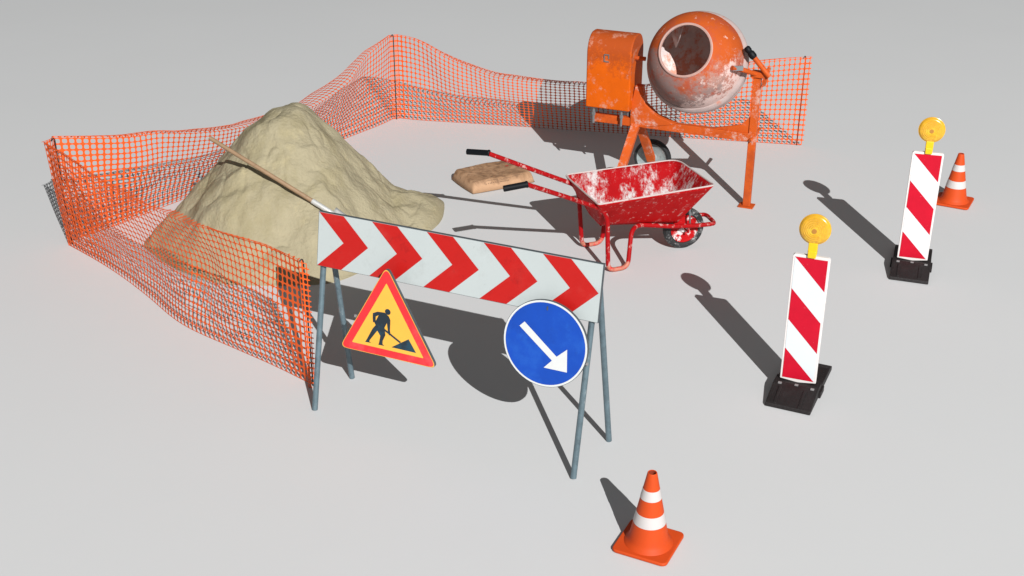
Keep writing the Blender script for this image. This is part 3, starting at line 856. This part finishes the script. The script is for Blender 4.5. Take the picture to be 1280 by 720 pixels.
# ------------------------------------------------------------------ wheelbarrow
def barrow():
    r0 = root('wheelbarrow', (0.95, 10.42, 0), 'red steel wheelbarrow spattered with white cement, black grips and one wheel', 'wheelbarrow')
    # tray: rim corners and floor corners
    rim = [V(0.485, 10.69, 0.70), V(0.748, 9.96, 0.70), V(1.805, 10.335, 0.735), V(1.558, 11.02, 0.735)]
    RC = (1.0, 0.5, 0.45, 2.2)          # corner roundness, largest at the far nose
    flo = [V(0.70, 10.60, 0.375), V(0.79, 10.29, 0.375), V(1.525, 10.49, 0.315), V(1.46, 10.74, 0.315)]
    ctr = sum(rim, V(0, 0, 0)) / 4
    def rpoly(P, r, n=5):
        out = []
        for i in range(4):
            p, q, s = P[i - 1], P[i], P[(i + 1) % 4]
            ri = min(r * RC[i], (p - q).length * 0.45, (s - q).length * 0.45)
            a = q + (p - q).normalized() * ri; b = q + (s - q).normalized() * ri
            for k in range(n + 1):
                t = k / n; out.append(a * (1 - t) ** 2 + q * 2 * t * (1 - t) + b * t * t)
        return out
    NL = 12
    bm = bmesh.new(); rings = []
    for k in range(NL + 1):
        t = k / NL
        P = [flo[i].lerp(rim[i], t) for i in range(4)]
        rings.append([bm.verts.new(p) for p in rpoly(P, 0.055 + 0.01 * (1 - t))])
    n = len(rings[0])
    for k in range(NL):
        for i in range(n): bm.faces.new((rings[k][i], rings[k][(i + 1) % n], rings[k + 1][(i + 1) % n], rings[k + 1][i]))
    bm.faces.new(rings[0][::-1])
    # outer and inner skin have different wear: solidify gives the inner skin its own material
    tray = obj('tray', bm, ['red', 'trayin'], r0, angle=60)
    so = tray.modifiers.new('thick', 'SOLIDIFY'); so.thickness = 0.006; so.offset = 1
    so.material_offset = 0
    # inner skin as its own thin liner of cement-scraped paint
    bm = bmesh.new(); rings = []
    for k in range(NL + 1):
        t = k / NL
        P = [flo[i].lerp(rim[i], t) for i in range(4)]
        c = sum(P, V(0, 0, 0)) / 4
        P = [p + (c - p).normalized() * 0.009 + V(0, 0, 0.004) * (1 - t) for p in P]
        rings.append([bm.verts.new(p) for p in rpoly(P, 0.055 + 0.01 * (1 - t))])
    for k in range(NL):
        for i in range(n): bm.faces.new((rings[k][i], rings[k][(i + 1) % n], rings[k + 1][(i + 1) % n], rings[k + 1][i]))
    bm.faces.new(rings[0][::-1])
    ld = obj('tray_inside', bm, ['trayin'], r0, angle=60)
    ld.modifiers.new('thick', 'SOLIDIFY').thickness = 0.002
    bm = bmesh.new()
    P = rpoly(rim, 0.055); P.append(P[0])
    tube(bm, [p + V(0, 0, 0.002) for p in P], 0.0075, 8, cap=False)
    obj('rim_edge', bm, 'trayrim', r0)
    # frame tubes, one each side
    near = [V(0.120, 9.535, 1.050), V(0.46, 9.80, 0.835), V(0.795, 10.10, 0.600), V(0.845, 10.130, 0.50), V(0.862, 10.07, 0.022), V(1.045, 10.14, 0.022), V(1.075, 10.25, 0.335), V(1.145, 10.36, 0.345), V(1.46, 10.45, 0.292), V(1.70, 10.54, 0.262), V(1.84, 10.575, 0.262)]
    far = [V(-0.205, 10.32, 1.040), V(0.15, 10.44, 0.86), V(0.575, 10.60, 0.640), V(0.615, 10.62, 0.54), V(0.655, 10.62, 0.022), V(0.845, 10.70, 0.022), V(0.88, 10.73, 0.32), V(0.95, 10.74, 0.345), V(1.40, 10.74, 0.30), V(1.63, 10.785, 0.262), V(1.78, 10.80, 0.262)]
    for P in (near, far):
        pts = fillet(P, [0, 0.05, 0.06, 0.05, 0.07, 0.07, 0.07, 0.06, 0.05, 0.05, 0], 6)
        bm = bmesh.new(); tube(bm, pts, 0.021, 14)
        # worn loop where the leg rubs the ground
        for f in bm.faces:
            if f.calc_center_median().z < 0.075: f.material_index = 1
        obj('frame_tube', bm, ['redtube', 'rust'], r0)
    bm = bmesh.new()
    tube(bm, fillet([V(1.82, 10.570, 0.262), V(1.885, 10.59, 0.262), V(1.83, 10.815, 0.262), V(1.76, 10.797, 0.262)], [0, 0.07, 0.07, 0], 6), 0.0195, 14)
    obj('front_guard', bm, 'redtube', r0)
    # brace between the legs behind the tray
    bm = bmesh.new()
    tube(bm, fillet([V(0.80, 10.30, 0.37), V(0.86, 10.42, 0.33), V(0.79, 10.58, 0.37)], 0.05, 4), 0.012, 10)
    obj('brace', bm, 'redtube', r0)
    for g0, g1 in ((V(0.13, 9.54, 1.050), V(-0.070, 9.492, 1.028)), (V(-0.195, 10.325, 1.043), V(-0.40, 10.385, 1.035))):
        bm = bmesh.new(); d = (g1 - g0).normalized()
        tube(bm, [g0, g0 + d * 0.006, g0 + d * 0.012, g0 + d * 0.02, g1 - d * 0.006, g1], [0.027, 0.03, 0.03, 0.0265, 0.0265, 0.024], 18)
        obj('grip', bm, 'grip', r0)
    # wheel
    wc = V(1.597, 10.635, 0.202); fw = V(0.956, 0.292, 0); axl = V(-fw.y, fw.x, 0)
    wheel = None
    bm = bmesh.new()
    T = [(0.135, -0.022), (0.142, -0.034), (0.165, -0.042), (0.188, -0.036), (0.199, -0.018), (0.201, 0), (0.199, 0.018), (0.188, 0.036), (0.165, 0.042), (0.142, 0.034), (0.135, 0.022)]
    lathe(bm, T, wc, axl, 56, close=True)
    random.seed(2)
    wheel = obj('wheel', bm, 'tyre', r0, loc=wc)
    bm = bmesh.new()
    lathe(bm, [(0.136, -0.030), (0.131, -0.030), (0.118, -0.016), (0.05, -0.012), (0.034, -0.032), (0.0, -0.034)], wc, axl, 40)
    lathe(bm, [(0.136, 0.030), (0.131, 0.030), (0.118, 0.016), (0.05, 0.012), (0.034, 0.032), (0.0, 0.034)], wc, axl, 40)
    obj('rim', bm, 'rimred', wheel)
    bm = bmesh.new(); tube(bm, [wc - axl * 0.115, wc + axl * 0.115], 0.009, 10)
    for s in (-1, 1):
        tube(bm, [wc + axl * (s * 0.112), wc + axl * (s * 0.125) + V(0.0, 0, 0.075)], 0.010, 8)
    obj('axle', bm, 'redtube', r0)
    # struts from tray front to the frame over the wheel
    for s in (-0.095, 0.095):
        bm = bmesh.new()
        tube(bm, [wc + axl * s + fw * 0.02 + V(0, 0, 0.07), V(1.60, 10.62, 0.46) + axl * s], 0.008, 8)
        obj('strut', bm, 'steel', r0)
M['trayin'] = mat("tray_scraped_paint", (0.34, 0.004, 0.006), 0.7, spec=0.06, vary=0.12, vscale=8,
                  layers=[dict(color=(0.50, 0.475, 0.465), scale=6.0, lo=0.43, hi=0.55, stretch=(1, 1, 0.28), rough=0.9, nrough=0.82, off=(0.9, 0.4, 0),
                               grad=((0, 0, 1), 0.30, 0.60, 0.15)),
                          dict(color=(0.54, 0.52, 0.51), scale=3.0, lo=0.47, hi=0.60, amt=0.95, nrough=0.85, stretch=(1, 1, 0.35), off=(3.3, 1.1, 0)),
                          dict(color=(0.34, 0.02, 0.02), scale=26, lo=0.60, hi=0.66, amt=0.85),
                          dict(color=(0.10, 0.07, 0.07), scale=60, lo=0.63, hi=0.70, amt=0.6)])
M['trayrim'] = mat("tray_worn_rim", (0.50, 0.42, 0.40), 0.6, vary=0.1, vscale=20,
                   layers=[dict(color=(0.35, 0.05, 0.04), scale=16, lo=0.58, hi=0.68, amt=0.8)])
barrow()

# ------------------------------------------------------------------ concrete mixer
def mixer():
    r0 = root('concrete_mixer', (1.9, 11.9, 0), 'tall orange concrete mixer with cement-stained drum and motor housing behind the wheelbarrow', 'concrete mixer')
    PR = V(2.38, 11.67, 0)                 # right post foot
    bd = V(-0.917, 0.399, 0).normalized()  # along the beam, to the left
    pf = V(bd.y, -bd.x, 0); pf = pf if pf.y < 0 else -pf     # towards the viewer
    up = V(0, 0, 1)
    def q(s, o, z): return PR + bd * s + pf * o + up * z
    # right post: angle-iron like square tube, foot plate
    bm = bmesh.new(); box(bm, q(0, 0, 0.695), (0.075, 0.055, 1.37), (bd, pf, up))
    obj('post', bm, 'mor', r0, smooth=False, bevel=0.006)
    bm = bmesh.new(); box(bm, q(0, 0, 0.008), (0.15, 0.13, 0.012), (bd, pf, up))
    obj('foot_plate', bm, 'mor', r0, smooth=False)
    # beam (channel: web and two flanges)
    bm = bmesh.new(); box(bm, q(0.83, 0.0, 0.735), (1.69, 0.07, 0.085), (bd, pf, up))
    obj('beam', bm, 'mor', r0, smooth=False, bevel=0.006)
    # gussets
    bm = bmesh.new()
    prism(bm, [q(0.035, 0.012, 0.775), q(0.035, 0.012, 0.95), q(0.12, 0.012, 0.85), q(0.42, 0.012, 0.775)], pf * -0.024)
    obj('gusset', bm, 'mor', r0, smooth=False)
    bm = bmesh.new()
    tube(bm, [V(2.345, 11.60, 0.72), V(2.36, 11.62, 0.73), V(2.49, 11.88, 0.755)], 0.016, 6)
    obj('stop_bar', bm, 'mor', r0, smooth=False)
    SJ = 1.20                              # junction of the A-frame along the beam
    bm = bmesh.new()
    prism(bm, [q(SJ + 0.06, 0.045, 0.70), q(SJ - 0.06, 0.045, 0.70), q(SJ - 0.42, 0.045, 0.775), q(SJ - 0.22, 0.045, 0.84), q(SJ - 0.09, 0.045, 0.95), q(SJ - 0.05, 0.045, 1.13), q(SJ + 0.02, 0.045, 1.13), q(SJ + 0.06, 0.045, 0.9)], pf * -0.085)
    obj('bracket', bm, 'mor', r0, smooth=False, bevel=0.006)
    # A-frame legs down to the axle ends
    hubF, hubR = q(SJ + 0.05, 0.46, 0.20), q(SJ - 0.045, -0.40, 0.20)
    for hub, o in ((hubF, 0.03), (hubR, -0.03)):
        t = q(SJ, o, 0.74); d = (hub - t); ln = d.length; d.normalize()
        sd = d.cross(pf).normalized(); nn = sd.cross(d)
        bm = bmesh.new(); box(bm, (t + hub) / 2, (0.085, 0.012, ln + 0.06), (sd, nn, d))
        for s in (-1, 1): box(bm, (t + hub) / 2 + sd * (s * 0.0365) - nn * 0.024, (0.012, 0.045, ln + 0.06), (sd, nn, d))
        obj('leg', bm, 'mor', r0, smooth=False)
    # wheels at both legs, turning about an axle square to the legs
    wax = -pf
    for hub, s in ((hubR, 0.065), (hubF, -0.065)):
        wc = hub + wax * s
        wc = Vector((wc.x, wc.y, 0.203))
        bm = bmesh.new()
        lathe(bm, [(0.165, -0.035), (0.19, -0.037), (0.202, -0.022), (0.203, 0.022), (0.19, 0.037), (0.165, 0.035)], wc, wax, 48, close=True)
        w = obj('wheel', bm, 'mtyre', r0, loc=wc)
        bm = bmesh.new()
        lathe(bm, [(0.167, -0.036), (0.16, -0.028), (0.12, -0.016), (0.06, -0.016), (0.045, -0.034), (0.022, -0.036), (0.020, -0.045), (0, -0.045)], wc, wax, 40)
        lathe(bm, [(0.167, 0.036), (0.16, 0.028), (0.12, 0.016), (0.0, 0.016)], wc, wax, 40)
        obj('rim', bm, 'mrim', w)
    # motor housing: arched box
    bw = (1.245, 1.715)
    hz0, hz1 = 0.875, 1.625
    fo, bo = 0.14, -0.26
    prof = [(fo, hz0)]
    for k in range(11):
        a = R(90 * k / 10); prof.append((fo - 0.17 + 0.17 * math.cos(a), hz1 - 0.20 + 0.20 * math.sin(a)))
    for k in range(11):
        a = R(90 + 90 * k / 10); prof.append((bo + 0.17 + 0.17 * math.cos(a), hz1 - 0.20 + 0.20 * math.sin(a)))
    prof.append((bo, hz0))
    bm = bmesh.new()
    prism(bm, [q(bw[0], o, z) for o, z in prof], bd * (bw[1] - bw[0]))
    hs = obj('motor_housing', bm, 'mbox', r0, angle=35, bevel=0.012)
    # rectangular pull latch on the face
    bm = bmesh.new()
    lx, lz = 1.50, 1.50
    for dx, dz, w, h in ((0, 0.0, 0.055, 0.008), (0, -0.07, 0.05, 0.008), (0.024, -0.035, 0.007, 0.07), (-0.022, -0.02, 0.007, 0.04)):
        box(bm, q(lx + dx, fo + 0.004, lz + dz - 0.06), (w, 0.014, h), (bd, pf, up))
    obj('latch', bm, 'steel', hs, smooth=False)
    # hanging bolts between housing and beam
    for s, o in ((1.64, 0.09), (1.60, -0.10), (1.34, 0.09), (1.30, -0.02)):
        bm = bmesh.new(); tube(bm, [q(s, o, 0.70), q(s, o, 0.90)], 0.012, 8)
        tube(bm, [q(s, o, 0.785), q(s, o, 0.82)], 0.02, 6)
        obj('bolt', bm, 'steel', r0)
    # drum
    DC = q(0.615, 0.0, 1.43)
    ax = (pf * 0.87 + bd * 0.03 + up * 0.46).normalized()
    # profile along the axis: mouth at +h
    Rm, Rb = 0.254, 0.474
    outer = [(Rm, 0.44), (Rm + 0.012, 0.435), (0.345, 0.375), (0.405, 0.295), (0.445, 0.20), (0.468, 0.11), (Rb, 0.03)]
    bm = bmesh.new()
    inner = [(r - 0.012, h - 0.006) for r, h in outer][::-1]
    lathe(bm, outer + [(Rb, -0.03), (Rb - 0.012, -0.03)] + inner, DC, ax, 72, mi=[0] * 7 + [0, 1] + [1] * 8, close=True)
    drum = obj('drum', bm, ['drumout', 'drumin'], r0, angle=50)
    bm = bmesh.new()
    lathe(bm, [(Rm - 0.012, 0.437), (Rm - 0.010, 0.450), (Rm + 0.004, 0.453), (Rm + 0.012, 0.446), (Rm + 0.010, 0.436)], DC, ax, 64, close=True)
    obj('mouth_rim', bm, 'drumrim', drum)
    bm = bmesh.new()
    lathe(bm, [(Rb - 0.004, 0.034), (Rb + 0.010, 0.034), (Rb + 0.030, 0.014), (Rb + 0.036, -0.020), (Rb + 0.032, -0.055), (Rb - 0.004, -0.062)], DC, ax, 72, close=True)
    random.seed(5)
    obj('ring_flange', bm, 'drumband', drum)
    bm = bmesh.new()
    lathe(bm, [(Rb + 0.010, -0.05), (0.485, -0.13), (0.46, -0.24), (0.38, -0.34), (0.27, -0.40), (0.0, -0.42)], DC, ax, 72)
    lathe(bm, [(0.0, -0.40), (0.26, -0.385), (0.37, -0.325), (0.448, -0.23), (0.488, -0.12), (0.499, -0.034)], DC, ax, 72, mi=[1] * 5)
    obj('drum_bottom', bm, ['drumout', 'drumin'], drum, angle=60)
    # mixing blades inside
    e1 = ax.cross(up).normalized(); e2 = e1.cross(ax).normalized()     # e2 points up-ish
    if e1.dot(bd) < 0: e1 = -e1
    for an in (60, 180, 300):
        a0 = R(an)
        rd = e1 * math.cos(a0) + e2 * math.sin(a0); tg = ax.cross(rd)
        bm = bmesh.new()
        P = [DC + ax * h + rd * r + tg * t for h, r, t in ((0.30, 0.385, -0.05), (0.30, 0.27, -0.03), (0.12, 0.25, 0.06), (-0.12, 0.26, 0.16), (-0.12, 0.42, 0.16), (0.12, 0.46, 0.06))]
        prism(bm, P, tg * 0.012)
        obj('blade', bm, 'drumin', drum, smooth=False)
    # pivots: axle to housing, and yoke on the right
    bm = bmesh.new(); tube(bm, [q(1.14, 0, 1.40), q(1.26, 0, 1.40)], 0.022, 12)
    obj('pivot', bm, 'mor', r0)
    # yoke arm carried by the right post, wrapping under the drum
    bm = bmesh.new()
    tube(bm, fillet([q(0.19, 0.30, 1.49), q(0.10, 0.20, 1.455), q(0.02, 0.03, 1.38), q(-0.03, 0.0, 1.37)], 0.06, 4), 0.024, 10)
    obj('yoke_arm', bm, 'mor', r0)
    bm = bmesh.new()
    box(bm, q(-0.01, 0.0, 1.375), (0.15, 0.10, 0.055), (bd, pf, up)); box(bm, q(-0.085, 0.02, 1.36), (0.035, 0.05, 0.19), (bd, pf, (up * 0.94 + bd * -0.2).normalized()))
    obj('post_head', bm, 'mor', r0, smooth=False, bevel=0.006)
    bm = bmesh.new(); box(bm, q(0.14, 0.27, 1.485), (0.10, 0.02, 0.045), ((bd * 0.85 + pf * 0.5).normalized(), (pf * 0.85 - bd * 0.5).normalized(), up))
    obj('clamp', bm, 'steel', r0, smooth=False)
    # tipping lever with black double grip
    L0, L1 = q(-0.125, 0.06, 1.375), q(0.055, 0.06, 1.565)
    bm = bmesh.new(); tube(bm, [L0, L1], 0.026, 12)
    lv = obj('tipping_lever', bm, 'mor', r0)
    dd = (L1 - L0).normalized()
    bm = bmesh.new()
    tube(bm, [L1 - dd * 0.03, L1 - dd * 0.01, L1 + dd * 0.03, L1 + dd * 0.045, L1 + dd * 0.06, L1 + dd * 0.09, L1 + dd * 0.105], [0.028, 0.036, 0.036, 0.026, 0.032, 0.032, 0.02], 14)
    obj('grip', bm, 'grip', lv)
    # lug ticks on the ring
M['drumout'] = mat("drum_orange_cement_shade", (0.46, 0.082, 0.014), 0.65, spec=0.12, vary=0.10, vscale=5,
                   layers=[dict(color=(0.40, 0.215, 0.175), scale=2.4, lo=0.44, hi=0.56, nrough=0.80, amt=0.95, rough=0.9,
                                grad=((-0.35, 0.0, 0.94), 0.95, 1.75, 0.22)),
                           dict(color=(0.25, 0.19, 0.18), scale=3.0, lo=0.44, hi=0.60, nrough=0.75, amt=0.85,  # grey cement that also paints in the drum's unlit lower left
                                grad=((0.62, 0.0, 0.78), 0.70, 1.30, 0.20)),
                           dict(color=(0.40, 0.075, 0.034), scale=5.5, lo=0.47, hi=0.62, nrough=0.8, amt=0.85, off=(2.2, 0.4, 1.0)),
                           dict(color=(0.66, 0.50, 0.46), scale=4.5, lo=0.49, hi=0.58, nrough=0.82, amt=0.92, off=(5.2, 0.4, 2.0),
                                grad=((-0.65, 0.0, 0.76), 0.65, 1.30, 0.17)),
                           dict(color=(0.62, 0.40, 0.33), scale=15, lo=0.62, hi=0.68, amt=0.8)])
M['drumin'] = mat("drum_inside_cement_bounce", (0.66, 0.58, 0.56), 0.95, spec=0.05, vary=0.15, vscale=6,  # cement, its base lifted to stand in for bounce light inside
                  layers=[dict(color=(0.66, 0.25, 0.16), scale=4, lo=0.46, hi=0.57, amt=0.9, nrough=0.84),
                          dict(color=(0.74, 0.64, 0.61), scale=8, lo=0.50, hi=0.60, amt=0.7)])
M['drumrim'] = mat("drum_mouth_rim", (0.45, 0.27, 0.23), 0.7, vary=0.15, vscale=10)
M['drumband'] = mat("drum_ring_cement", (0.40, 0.31, 0.29), 0.8, vary=0.15, vscale=8,
                    layers=[dict(color=(0.5, 0.12, 0.04), scale=6, lo=0.58, hi=0.7, amt=0.6)])
mixer()
